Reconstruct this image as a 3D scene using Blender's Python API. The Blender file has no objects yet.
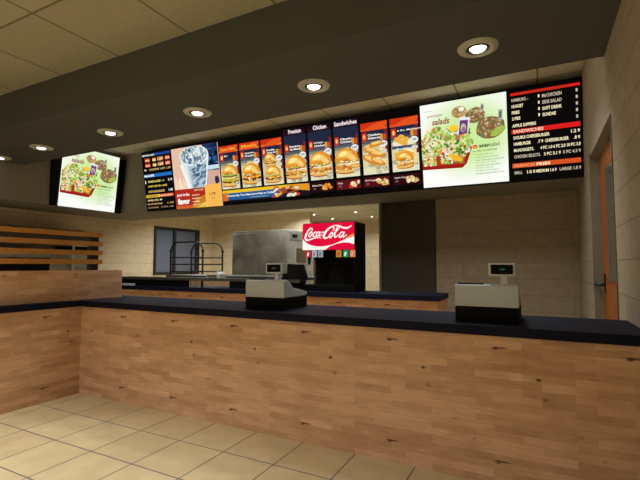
import bpy, bmesh, math, random
from mathutils import Vector, Matrix
random.seed(7)
S = bpy.context.scene
COL = S.collection
PI = math.pi

# ------------------------------------------------------------------ materials
def new_mat(name):
    m = bpy.data.materials.new(name); m.use_nodes = True
    nt = m.node_tree; b = nt.nodes['Principled BSDF']
    return m, nt, b

def lin(c):
    return tuple((x/12.92 if x <= .04045 else ((x+.055)/1.055)**2.4) for x in c)

def rgb(r, g, b):
    return lin((r/255, g/255, b/255)) + (1,)

def N(nt, t, **kw):
    n = nt.nodes.new(t)
    for k, v in kw.items(): setattr(n, k, v)
    return n

def math_node(nt, op, a, b=None):
    n = N(nt, 'ShaderNodeMath', operation=op)
    for i, v in enumerate((a, b)):
        if v is None: continue
        if isinstance(v, (int, float)): n.inputs[i].default_value = v
        else: nt.links.new(v, n.inputs[i])
    return n.outputs[0]

def plain(name, col, rough=.6, metal=0., spec=.5, noise=.08, scale=6.):
    m, nt, b = new_mat(name)
    geo = N(nt, 'ShaderNodeNewGeometry')
    nz = N(nt, 'ShaderNodeTexNoise'); nz.inputs['Scale'].default_value = scale; nz.inputs['Detail'].default_value = 4
    nt.links.new(geo.outputs['Position'], nz.inputs['Vector'])
    mix = N(nt, 'ShaderNodeMix', data_type='RGBA')
    mix.inputs[6].default_value = tuple(c*(1-noise) for c in col[:3])+(1,)
    mix.inputs[7].default_value = tuple(min(1, c*(1+noise)) for c in col[:3])+(1,)
    nt.links.new(nz.outputs['Fac'], mix.inputs[0])
    nt.links.new(mix.outputs[2], b.inputs['Base Color'])
    b.inputs['Roughness'].default_value = rough; b.inputs['Metallic'].default_value = metal
    b.inputs['Specular IOR Level'].default_value = spec
    return m

def emis(name, col, strength=1.0):
    m = bpy.data.materials.new(name); m.use_nodes = True
    nt = m.node_tree; nt.nodes.clear()
    e = N(nt, 'ShaderNodeEmission'); o = N(nt, 'ShaderNodeOutputMaterial')
    e.inputs[0].default_value = col; e.inputs[1].default_value = strength
    nt.links.new(e.outputs[0], o.inputs[0])
    return m

def world_uv(nt, du=0., dv=0.):
    geo = N(nt, 'ShaderNodeNewGeometry')
    sp = N(nt, 'ShaderNodeSeparateXYZ'); nt.links.new(geo.outputs['Position'], sp.inputs[0])
    u = math_node(nt, 'ADD', math_node(nt, 'ADD', sp.outputs[0], sp.outputs[1]), du)
    v = math_node(nt, 'ADD', sp.outputs[2], dv)
    return u, v, geo

def wood_mat(name, du, base=(206, 169, 135)):
    m, nt, b = new_mat(name)
    u, v, geo = world_uv(nt, du)
    cb = N(nt, 'ShaderNodeCombineXYZ'); nt.links.new(u, cb.inputs[0]); nt.links.new(v, cb.inputs[1])
    def brick(w, h, off, freq, c1, c2, sx=0.):
        t = N(nt, 'ShaderNodeTexBrick', offset=off, offset_frequency=freq)
        mp = N(nt, 'ShaderNodeMapping'); mp.inputs['Location'].default_value = (sx, sx*.37, 0)
        nt.links.new(cb.outputs[0], mp.inputs[0]); nt.links.new(mp.outputs[0], t.inputs[0])
        t.inputs['Scale'].default_value = 1; t.inputs['Mortar Size'].default_value = 0
        t.inputs['Brick Width'].default_value = w; t.inputs['Row Height'].default_value = h
        t.inputs['Color1'].default_value = c1; t.inputs['Color2'].default_value = c2
        t.inputs['Mortar'].default_value = c1; t.inputs['Bias'].default_value = 0
        return t
    r, g, bb = base
    t1 = brick(.328, .0547, .37, 2, rgb(r*.95, g*.935, bb*.92), rgb(min(255, r*1.07), min(255, g*1.09), min(255, bb*1.12)))
    t2 = brick(.205, .0547, .61, 3, (.95, .93, .92, 1), (1.05, 1.05, 1.05, 1), .0)
    mul = N(nt, 'ShaderNodeMix', data_type='RGBA', blend_type='MULTIPLY'); mul.inputs[0].default_value = 1
    nt.links.new(t1.outputs[0], mul.inputs[6]); nt.links.new(t2.outputs[0], mul.inputs[7])
    # grain stretched along the strips
    mp = N(nt, 'ShaderNodeMapping'); mp.inputs['Scale'].default_value = (5, 60, 1)
    nt.links.new(cb.outputs[0], mp.inputs[0])
    nz = N(nt, 'ShaderNodeTexNoise'); nz.inputs['Scale'].default_value = 1; nz.inputs['Detail'].default_value = 5
    nt.links.new(mp.outputs[0], nz.inputs[0])
    rp = N(nt, 'ShaderNodeValToRGB'); rp.color_ramp.elements[0].position = .3; rp.color_ramp.elements[1].position = .7
    rp.color_ramp.elements[0].color = (.88, .85, .82, 1); rp.color_ramp.elements[1].color = (1.05, 1.05, 1.05, 1)
    nt.links.new(nz.outputs['Fac'], rp.inputs[0])
    mul2 = N(nt, 'ShaderNodeMix', data_type='RGBA', blend_type='MULTIPLY'); mul2.inputs[0].default_value = 1
    nt.links.new(mul.outputs[2], mul2.inputs[6]); nt.links.new(rp.outputs[0], mul2.inputs[7])
    # blotches
    nb = N(nt, 'ShaderNodeTexNoise'); nb.inputs['Scale'].default_value = 4; nb.inputs['Detail'].default_value = 2
    mpb = N(nt, 'ShaderNodeMapping'); mpb.inputs['Scale'].default_value = (1, 2.2, 1)
    nt.links.new(cb.outputs[0], mpb.inputs[0]); nt.links.new(mpb.outputs[0], nb.inputs[0])
    rb = N(nt, 'ShaderNodeValToRGB'); rb.color_ramp.elements[0].position = .35; rb.color_ramp.elements[1].position = .65
    rb.color_ramp.elements[0].color = (.93, .88, .86, 1); rb.color_ramp.elements[1].color = (1.02, 1.02, 1.0, 1)
    nt.links.new(nb.outputs['Fac'], rb.inputs[0])
    mul3 = N(nt, 'ShaderNodeMix', data_type='RGBA', blend_type='MULTIPLY'); mul3.inputs[0].default_value = 1
    nt.links.new(mul2.outputs[2], mul3.inputs[6]); nt.links.new(rb.outputs[0], mul3.inputs[7])
    last = mul3.outputs[2]
    # knots and dark marks, one veneer sheet repeats every 0.82 m
    P = .82
    uu = math_node(nt, 'MODULO', math_node(nt, 'ADD', u, 82.), P)
    vv = math_node(nt, 'MODULO', math_node(nt, 'ADD', v, 82.), P)
    for ku, kv, ru, rv, st in ((.55, .172, .055, .008, .8), (.52, .166, .02, .012, .8), (.80, .787, .017, .013, .85), (.02, .655, .022, .017, .4),
                               (.22, .43, .03, .01, .25), (.36, .30, .012, .012, .25)):
        a = math_node(nt, 'DIVIDE', math_node(nt, 'SUBTRACT', uu, ku), ru)
        c = math_node(nt, 'DIVIDE', math_node(nt, 'SUBTRACT', vv, kv), rv)
        d = math_node(nt, 'ADD', math_node(nt, 'MULTIPLY', a, a), math_node(nt, 'MULTIPLY', c, c))
        d = math_node(nt, 'ADD', d, math_node(nt, 'MULTIPLY', math_node(nt, 'SUBTRACT', nz.outputs['Fac'], .5), 2.))
        f = N(nt, 'ShaderNodeMapRange'); f.inputs[1].default_value = 1.6; f.inputs[2].default_value = .3
        f.inputs[3].default_value = 0; f.inputs[4].default_value = st
        nt.links.new(d, f.inputs[0])
        mk = N(nt, 'ShaderNodeMix', data_type='RGBA'); mk.inputs[7].default_value = rgb(72, 42, 24)
        nt.links.new(f.outputs[0], mk.inputs[0]); nt.links.new(last, mk.inputs[6]); last = mk.outputs[2]
    nt.links.new(last, b.inputs['Base Color'])
    b.inputs['Roughness'].default_value = .5; b.inputs['Specular IOR Level'].default_value = .25
    return m

def block_mat(name, c1, c2, mortar, du=0., bw=.62):
    m, nt, b = new_mat(name)
    u, v, geo = world_uv(nt, du, -1.65+9)
    cb = N(nt, 'ShaderNodeCombineXYZ'); nt.links.new(u, cb.inputs[0]); nt.links.new(v, cb.inputs[1])
    t = N(nt, 'ShaderNodeTexBrick', offset=.5, offset_frequency=2)
    nt.links.new(cb.outputs[0], t.inputs[0])
    t.inputs['Scale'].default_value = 1; t.inputs['Mortar Size'].default_value = .006
    t.inputs['Mortar Smooth'].default_value = .5
    t.inputs['Brick Width'].default_value = bw; t.inputs['Row Height'].default_value = .3
    t.inputs['Color1'].default_value = c1; t.inputs['Color2'].default_value = c2; t.inputs['Mortar'].default_value = mortar
    nz = N(nt, 'ShaderNodeTexNoise'); nz.inputs['Scale'].default_value = 9; nz.inputs['Detail'].default_value = 6
    nt.links.new(geo.outputs['Position'], nz.inputs[0])
    rp = N(nt, 'ShaderNodeValToRGB'); rp.color_ramp.elements[0].position = .3; rp.color_ramp.elements[1].position = .7
    rp.color_ramp.elements[0].color = (.9, .89, .87, 1); rp.color_ramp.elements[1].color = (1.04, 1.04, 1.04, 1)
    nt.links.new(nz.outputs['Fac'], rp.inputs[0])
    mul = N(nt, 'ShaderNodeMix', data_type='RGBA', blend_type='MULTIPLY'); mul.inputs[0].default_value = 1
    nt.links.new(t.outputs[0], mul.inputs[6]); nt.links.new(rp.outputs[0], mul.inputs[7])
    nt.links.new(mul.outputs[2], b.inputs['Base Color'])
    bp = N(nt, 'ShaderNodeBump'); bp.inputs['Strength'].default_value = .25; bp.inputs['Distance'].default_value = .01
    inv = math_node(nt, 'SUBTRACT', 1., t.outputs['Fac'])
    nt.links.new(inv, bp.inputs['Height']); nt.links.new(bp.outputs[0], b.inputs['Normal'])
    b.inputs['Roughness'].default_value = .75; b.inputs['Specular IOR Level'].default_value = .2
    return m

def grid_mat(name, px, py, ox, oy, c1, c2, line, lw, rough, spec, nscale, namt):
    m, nt, b = new_mat(name)
    geo = N(nt, 'ShaderNodeNewGeometry')
    mp = N(nt, 'ShaderNodeMapping'); mp.inputs['Location'].default_value = (-ox+px*60, -oy+py*60, 0)
    nt.links.new(geo.outputs['Position'], mp.inputs[0])
    sp = N(nt, 'ShaderNodeSeparateXYZ'); nt.links.new(mp.outputs[0], sp.inputs[0])
    cb = N(nt, 'ShaderNodeCombineXYZ'); nt.links.new(sp.outputs[0], cb.inputs[0]); nt.links.new(sp.outputs[1], cb.inputs[1])
    t = N(nt, 'ShaderNodeTexBrick', offset=0.)
    nt.links.new(cb.outputs[0], t.inputs[0])
    t.inputs['Scale'].default_value = 1; t.inputs['Mortar Size'].default_value = lw; t.inputs['Mortar Smooth'].default_value = .1
    t.inputs['Brick Width'].default_value = px; t.inputs['Row Height'].default_value = py
    t.inputs['Color1'].default_value = c1; t.inputs['Color2'].default_value = c2; t.inputs['Mortar'].default_value = line
    nz = N(nt, 'ShaderNodeTexNoise'); nz.inputs['Scale'].default_value = nscale; nz.inputs['Detail'].default_value = 5
    nt.links.new(geo.outputs['Position'], nz.inputs[0])
    rp = N(nt, 'ShaderNodeValToRGB'); rp.color_ramp.elements[0].position = .35; rp.color_ramp.elements[1].position = .65
    rp.color_ramp.elements[0].color = (1-namt,)*3+(1,); rp.color_ramp.elements[1].color = (1+namt*.4,)*3+(1,)
    nt.links.new(nz.outputs['Fac'], rp.inputs[0])
    mul = N(nt, 'ShaderNodeMix', data_type='RGBA', blend_type='MULTIPLY'); mul.inputs[0].default_value = 1
    nt.links.new(t.outputs[0], mul.inputs[6]); nt.links.new(rp.outputs[0], mul.inputs[7])
    nt.links.new(mul.outputs[2], b.inputs['Base Color'])
    b.inputs['Roughness'].default_value = rough; b.inputs['Specular IOR Level'].default_value = spec
    return m

def steel_mat(name, base, rough=.38):
    m, nt, b = new_mat(name)
    geo = N(nt, 'ShaderNodeNewGeometry')
    nz = N(nt, 'ShaderNodeTexNoise'); nz.inputs['Scale'].default_value = 1.6; nz.inputs['Detail'].default_value = 6
    nz.inputs['Distortion'].default_value = .8
    nt.links.new(geo.outputs['Position'], nz.inputs[0])
    rp = N(nt, 'ShaderNodeValToRGB'); rp.color_ramp.elements[0].position = .35; rp.color_ramp.elements[1].position = .7
    rp.color_ramp.elements[0].color = tuple(c*.6 for c in base[:3])+(1,)
    rp.color_ramp.elements[1].color = tuple(min(1, c*1.35) for c in base[:3])+(1,)
    nt.links.new(nz.outputs['Fac'], rp.inputs[0]); nt.links.new(rp.outputs[0], b.inputs['Base Color'])
    b.inputs['Metallic'].default_value = .2; b.inputs['Roughness'].default_value = rough
    return m

M = dict(
    wood_front=wood_mat('butcher_block_veneer', -3.435),
    wood_left=wood_mat('butcher_block_veneer_side', 5.157-3.288),
    wood_rear=wood_mat('butcher_block_veneer_rear', -6.2, (212, 170, 132)),
    slab=plain('navy_laminate', rgb(16, 19, 38), .6, spec=.12, noise=.06, scale=40),
    floor=grid_mat('floor_tile', .51, .513, -2.955, 2.437, rgb(204, 181, 138), rgb(212, 190, 147), rgb(92, 88, 96), .006, .32, .4, 5, .1),
    ceil=grid_mat('ceiling_tile', 1.18, 1.18, -4.66, 2.45, rgb(166, 158, 132), rgb(172, 164, 138), rgb(120, 112, 90), .014, .9, .1, 45, .12),
    ceil_back=grid_mat('ceiling_tile_brightened', 1.18, 1.18, -4.66, 2.45, rgb(206, 200, 178), rgb(210, 204, 182), rgb(140, 132, 108), .014, .9, .1, 45, .1),  # same tile as the lobby ceiling, colour lightened to stand in for missing light
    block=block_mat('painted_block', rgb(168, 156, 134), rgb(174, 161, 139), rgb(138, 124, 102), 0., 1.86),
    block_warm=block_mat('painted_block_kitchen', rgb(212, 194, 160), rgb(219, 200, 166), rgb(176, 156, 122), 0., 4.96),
    soffit=plain('dark_soffit_paint', rgb(82, 82, 77), .8, spec=.2, noise=.04),
    header=plain('taupe_header_paint', rgb(132, 124, 110), .8, spec=.2, noise=.04),
    black=plain('black_plastic', rgb(15, 15, 14), .6, spec=.1),
    blackmetal=plain('black_metal_frame', rgb(26, 26, 28), .45, spec=.4),
    gray=plain('grey_plastic', rgb(190, 199, 208), .5, noise=.03),
    steel=steel_mat('stainless_steel', rgb(158, 154, 140)),
    darksteel=plain('dark_steel_top', rgb(62, 60, 52), .6, .0),
    tube=plain('rack_tube_steel', rgb(36, 35, 30), .7, .0, spec=.1),
    freezer=plain('dark_freezer_panel', rgb(62, 60, 50), .55, noise=.12, scale=2),
    trim=plain('grey_trim_metal', rgb(140, 138, 126), .45, .3),
    orange=plain('orange_door_paint', rgb(160, 88, 28), .45, noise=.1, scale=3),
    slat=plain('oak_slat', rgb(186, 130, 62), .5, noise=.15, scale=18),
    glass=plain('blue_grey_glass', rgb(92, 100, 116), .12, spec=.6, noise=.12, scale=2),
    doorgl=plain('door_vision_glass', rgb(104, 102, 92), .15),
    frame=plain('grey_door_frame', rgb(128, 124, 108), .55),
    teal=plain('dark_lever_metal', rgb(50, 62, 62), .35, .6),
    lamp=emis('lamp_glow', (1, .97, .9, 1), 6.),
    lampdim=emis('kitchen_lamp_glow', (1, .95, .85, 1), 5.),
    ring=plain('lamp_trim', rgb(190, 186, 172), .5),
    white=plain('white_plastic', rgb(205, 205, 198), .5),
    darkglass=plain('dark_display', rgb(12, 13, 13), .6, spec=.1),
)

# ------------------------------------------------------------------ helpers
def link(name, bm, mats, parent=None, smooth=False):
    me = bpy.data.meshes.new(name); bm.normal_update(); bm.to_mesh(me); bm.free()
    if not isinstance(mats, (list, tuple)): mats = [mats]
    for m in mats: me.materials.append(m)
    if smooth:
        for p in me.polygons: p.use_smooth = True
    o = bpy.data.objects.new(name, me); COL.objects.link(o)
    if parent is not None: o.parent = parent
    return o

def tag(o, label, cat, group=None, kind=None):
    o['label'] = label; o['category'] = cat
    if group: o['group'] = group
    if kind: o['kind'] = kind
    return o

def empty(name, loc, label, cat, group=None, rz=0.):
    o = bpy.data.objects.new(name, None); COL.objects.link(o)
    o.location = loc; o.rotation_euler = (0, 0, rz); o.empty_display_size = .1
    return tag(o, label, cat, group)

def box(bm, x0, x1, y0, y1, z0, z1, bev=0., mi=0):
    vs = [bm.verts.new((x, y, z)) for x in (x0, x1) for y in (y0, y1) for z in (z0, z1)]
    fs = [bm.faces.new([vs[i] for i in q]) for q in ((0, 1, 3, 2), (4, 6, 7, 5), (0, 4, 5, 1), (2, 3, 7, 6), (0, 2, 6, 4), (1, 5, 7, 3))]
    for f in fs: f.material_index = mi
    if bev:
        es = list({e for f in fs for e in f.edges})
        bmesh.ops.bevel(bm, geom=es, offset=bev, segments=2, profile=.5, affect='EDGES', material=mi)

def prism(bm, pts, axis, a, b, mi=0, bev=0.):
    """extrude a polygon (list of 2-tuples) along axis ('x': pts are (y,z), 'y': (x,z), 'z': (x,y)) from a to b"""
    def P(p, t):
        return {'x': (t, p[0], p[1]), 'y': (p[0], t, p[1]), 'z': (p[0], p[1], t)}[axis]
    A = [bm.verts.new(P(p, a)) for p in pts]; B = [bm.verts.new(P(p, b)) for p in pts]
    n = len(pts); fs = [bm.faces.new(A[::-1]), bm.faces.new(B)]
    for i in range(n): fs.append(bm.faces.new((A[i], A[(i+1) % n], B[(i+1) % n], B[i])))
    for f in fs: f.material_index = mi
    bmesh.ops.recalc_face_normals(bm, faces=fs)
    if bev:
        es = list({e for f in fs[:2] for e in f.edges})
        bmesh.ops.bevel(bm, geom=es, offset=bev, segments=2, profile=.5, affect='EDGES', material=mi)

def tube(bm, pts, r, seg=10, mi=0, caps=True):
    pts = [Vector(p) for p in pts]; rings = []
    up = Vector((0, 0, 1))
    for i, p in enumerate(pts):
        d = (pts[min(i+1, len(pts)-1)] - pts[max(i-1, 0)]).normalized()
        a = d.cross(up) if abs(d.dot(up)) < .95 else d.cross(Vector((0, 1, 0)))
        a.normalize(); b = d.cross(a)
        rings.append([bm.verts.new(p + a*math.cos(2*PI*k/seg)*r + b*math.sin(2*PI*k/seg)*r) for k in range(seg)])
    for i in range(len(rings)-1):
        for k in range(seg):
            f = bm.faces.new((rings[i][k], rings[i][(k+1) % seg], rings[i+1][(k+1) % seg], rings[i+1][k])); f.material_index = mi; f.smooth = True
    if caps:
        bm.faces.new(rings[0][::-1]).material_index = mi; bm.faces.new(rings[-1]).material_index = mi

def lathe(bm, prof, c, seg=32, mi=0):
    """prof: list of (r, z) revolved round vertical axis at c"""
    rings = []
    for r, z in prof:
        if r < 1e-6: rings.append([bm.verts.new((c[0], c[1], c[2]+z))])
        else: rings.append([bm.verts.new((c[0]+r*math.cos(2*PI*k/seg), c[1]+r*math.sin(2*PI*k/seg), c[2]+z)) for k in range(seg)])
    for A, B in zip(rings, rings[1:]):
        for k in range(seg):
            a = [A[0]] if len(A) == 1 else [A[k], A[(k+1) % seg]]
            b = [B[0]] if len(B) == 1 else [B[(k+1) % seg], B[k]]
            if len(a)+len(b) > 2:
                f = bm.faces.new(a+b); f.material_index = mi; f.smooth = True

def struct(name, bm, mat):
    o = link(name, bm, mat); o['kind'] = 'structure'; return o

def BM(): return bmesh.new()
def one(*a, **k):
    bm = BM(); box(bm, *a, **k); return bm

# ------------------------------------------------------------------ the setting
XR = .642          # right wall face
XL = -11.05        # left wall face
YB = 8.75          # back wall (right part)
YK = 12.5          # kitchen back wall
CZ = 4.24
bm = one(XL-.3, XR+.5, -5.3, 16.6, -.2, 0); struct('floor', bm, M['floor'])
bm = BM(); box(bm, XL-.3, XR+.5, -5.3, 3.48, CZ, CZ+.15); struct('ceiling', bm, M['ceil'])
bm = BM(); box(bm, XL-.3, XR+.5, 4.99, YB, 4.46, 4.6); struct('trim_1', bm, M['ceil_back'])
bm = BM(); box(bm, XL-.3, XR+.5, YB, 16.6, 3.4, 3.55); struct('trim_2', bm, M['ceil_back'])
# soffit beam with the downlights
bm = BM(); box(bm, -9.62, XR-.001, 3.48, 4.99, 3.70, 4.6); struct('trim_3', bm, M['soffit'])
# header that carries the menu boards (back run + left run)
bm = BM(); box(bm, -9.6, XR-.001, 7.40, YB-.02, 2.94, 4.459); struct('trim_4', bm, M['header'])
bm = BM(); box(bm, XL+.001, -9.601, -5.0, YB-.02, 2.94, 4.2); box(bm, XL+.001, -9.601, 3.5, YB-.02, 4.2, 4.459); struct('trim_5', bm, M['header'])
# right wall with the door opening
bm = BM()
D0, D1, DZ = 4.70, 6.50, 3.02
box(bm, XR, XR+.32, -5.3, D0, 0, 4.8); box(bm, XR, XR+.32, D1, YB+.3, 0, 4.8); box(bm, XR, XR+.32, D0, D1, DZ, 4.8)
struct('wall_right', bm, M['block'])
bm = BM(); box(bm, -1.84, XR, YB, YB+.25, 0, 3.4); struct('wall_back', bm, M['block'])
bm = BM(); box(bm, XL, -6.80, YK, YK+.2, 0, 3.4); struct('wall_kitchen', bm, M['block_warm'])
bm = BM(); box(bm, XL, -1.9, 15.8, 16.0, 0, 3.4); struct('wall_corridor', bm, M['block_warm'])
# left wall with the window opening
WY0, WY1, WZ0, WZ1 = 9.76, 11.76, 1.31, 2.84
bm = BM()
box(bm, XL-.25, XL, -5.3, WY0, 0, 4.8); box(bm, XL-.25, XL, WY1, 16.2, 0, 4.8)
box(bm, XL-.25, XL, WY0, WY1, 0, WZ0); box(bm, XL-.25, XL, WY0, WY1, WZ1, 4.8)
struct('wall_left', bm, M['block_warm'])
bm = one(XL-.3, XR+.5, -5.3, -5.0, 0, 4.8); struct('wall_front', bm, M['block'])
# window
bm = BM(); f = .055
box(bm, XL-.06, XL+.03, WY0-.03, WY0+f, WZ0-.03, WZ1+.03); box(bm, XL-.06, XL+.03, WY1-.16, WY1+.03, WZ0-.03, WZ1+.03)
box(bm, XL-.06, XL+.03, WY0+f, WY1-.16, WZ0-.03, WZ0+f); box(bm, XL-.06, XL+.03, WY0+f, WY1-.16, WZ1-f, WZ1+.03)
box(bm, XL-.06, XL+.03, 10.56, 10.66, WZ0+f, WZ1-f)
w = struct('window_1', bm, M['blackmetal'])
link('window_pane', one(XL-.05, XL-.03, WY0+f, 10.56, WZ0+f, WZ1-f), M['glass'], w)
link('window_pane', one(XL-.03, XL-.01, 10.66, WY1-.16, WZ0+f, WZ1-f), M['glass'], w)
# door in the right wall
XD = XR+.095
bm = one(XD, XD+.05, D0+.0, D1-.0, 0.0, DZ)
d = struct('door_1', bm, M['orange'])
link('vision_panel', one(XD-.012, XD-.001, 5.42, 5.93, 1.42, 2.74, bev=.004), M['doorgl'], d)
bm = BM()
box(bm, XR-.012, XD-.0, D1-.012, D1, 0, DZ); box(bm, XR-.012, XD-.0, D0, D0+.012, 0, DZ); box(bm, XR-.012, XD, D0+.012, D1-.012, DZ-.012, DZ)
box(bm, XR-.012, XR, D1, D1+.05, 0, DZ+.05)
link('door_frame', bm, M['frame'], d)
bm = BM()
box(bm, XD-.015, XD-.001, D1-.2, D1-.14, 1.26, 1.5, bev=.004)
tube(bm, [(XD-.01, D1-.17, 1.36), (XD-.085, D1-.17, 1.36), (XD-.095, D1-.14, 1.36), (XD-.095, D1-.03, 1.36)], .02)
link('door_handle', bm, M['teal'], d)

# ------------------------------------------------------------------ counters
def counter(name, label, boxdims, mat, seam=None):
    x0, x1, y0, y1, z1 = boxdims
    e = empty(name, ((x0+x1)/2, (y0+y1)/2, 0), label, 'counter')
    return e
def local(bm, e):
    bmesh.ops.translate(bm, verts=bm.verts, vec=-e.location)
    return bm

o = link('service_counter', one(-5.157, XR-.002, 3.435, 4.22, 0, 1.079), M['wood_front'])
tag(o, 'long wood block counter front facing the lobby under the two registers', 'counter')
o = link('service_counter', one(-5.95, -5.157, -4.9, 4.22, 0, 1.079), M['wood_left'])
tag(o, 'wood block side counter at the left edge, below the slatted screen', 'counter')
bm = BM()
prism(bm, [(XR-.002, 3.40), (XR-.002, 4.30), (-6.0, 4.30), (-6.0, -4.9), (-5.122, -4.9), (-5.122, 3.40)], 'z', 1.08, 1.15)
o = link('countertop', bm, M['slab']); tag(o, 'navy L-shaped countertop carrying the two grey registers', 'countertop')
o = link('partition_panel', one(-5.36, -5.25, -4.9, 4.08, 1.151, 1.53), M['wood_left'])
tag(o, 'low wood block partition standing on the navy top of the left counter', 'partition')
# slatted screen on the partition
e = empty('slatted_screen', (-5.3, 1.5, 1.531), 'open screen of four horizontal oak slats above the wood partition', 'screen')
for z in (1.612, 1.73, 1.85, 1.968):
    link('slat', local(one(-5.265, -5.235, -4.8, 3.76, z, z+.06, bev=.004), e), M['slat'], e)
for y in (3.61, 1.2, -1.2, -3.6):
    link('post', local(one(-5.345, -5.266, y, y+.11, 1.531, 2.0, bev=.003), e), M['blackmetal'], e)

# rear counter
o = link('service_counter', one(-9.3, -1.33, 6.39, 7.12, 0, 1.069), M['wood_rear'])
tag(o, 'wood block rear counter in the kitchen under the soda dispenser', 'counter')
bm = one(-9.35, -1.32, 6.35, 7.17, 1.07, 1.15, bev=.004)
o = link('countertop', bm, M['slab']); tag(o, 'straight navy countertop of the rear counter with the soda dispenser', 'countertop')

# ------------------------------------------------------------------ registers
def register():
    e = empty('cash_register', (-2.50, 3.62, 1.151), '', 'cash register')
    hw = .2375
    link('base', one(-hw, hw, 0, .47, 0, .12, bev=.004), M['black'], e)
    prof = [(0, .122), (.0, .285), (.012, .296), (.06, .299), (.095, .288), (.14, .25), (.19, .212), (.30, .198), (.465, .165), (.478, .15), (.478, .135), (.44, .124), (.2, .121)]
    bm = BM(); prism(bm, prof, 'x', -hw, hw, bev=.006); link('housing', bm, M['gray'], e)
    bm = BM()
    for i in range(8):
        for j in range(4):
            x = -.2+i*.042; y = .215+j*.055; z = .213-(y-.19)*.165
            box(bm, x, x+.032, y, y+.042, z-.004, z+.008)
    k = link('keypad', bm, M['black'], e); k['kind'] = 'stuff'
    link('paper_slot', one(-.22, -.02, .03, .065, .297, .307), M['black'], e)
    bm = BM(); box(bm, .11, .155, .025, .065, .28, .375); link('display_pole', bm, M['gray'], e)
    bm = one(.025, .22, -.015, .09, .366, .469, bev=.006); disp = link('customer_display', bm, M['gray'], e)
    link('screen', one(.042, .203, -.018, -.0145, .380, .455), M['darkglass'], disp)
    return e
def copy_tree(o, parent=None):
    c = o.copy(); COL.objects.link(c); c.parent = parent
    for ch in list(o.children): copy_tree(ch, c)
    return c
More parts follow.
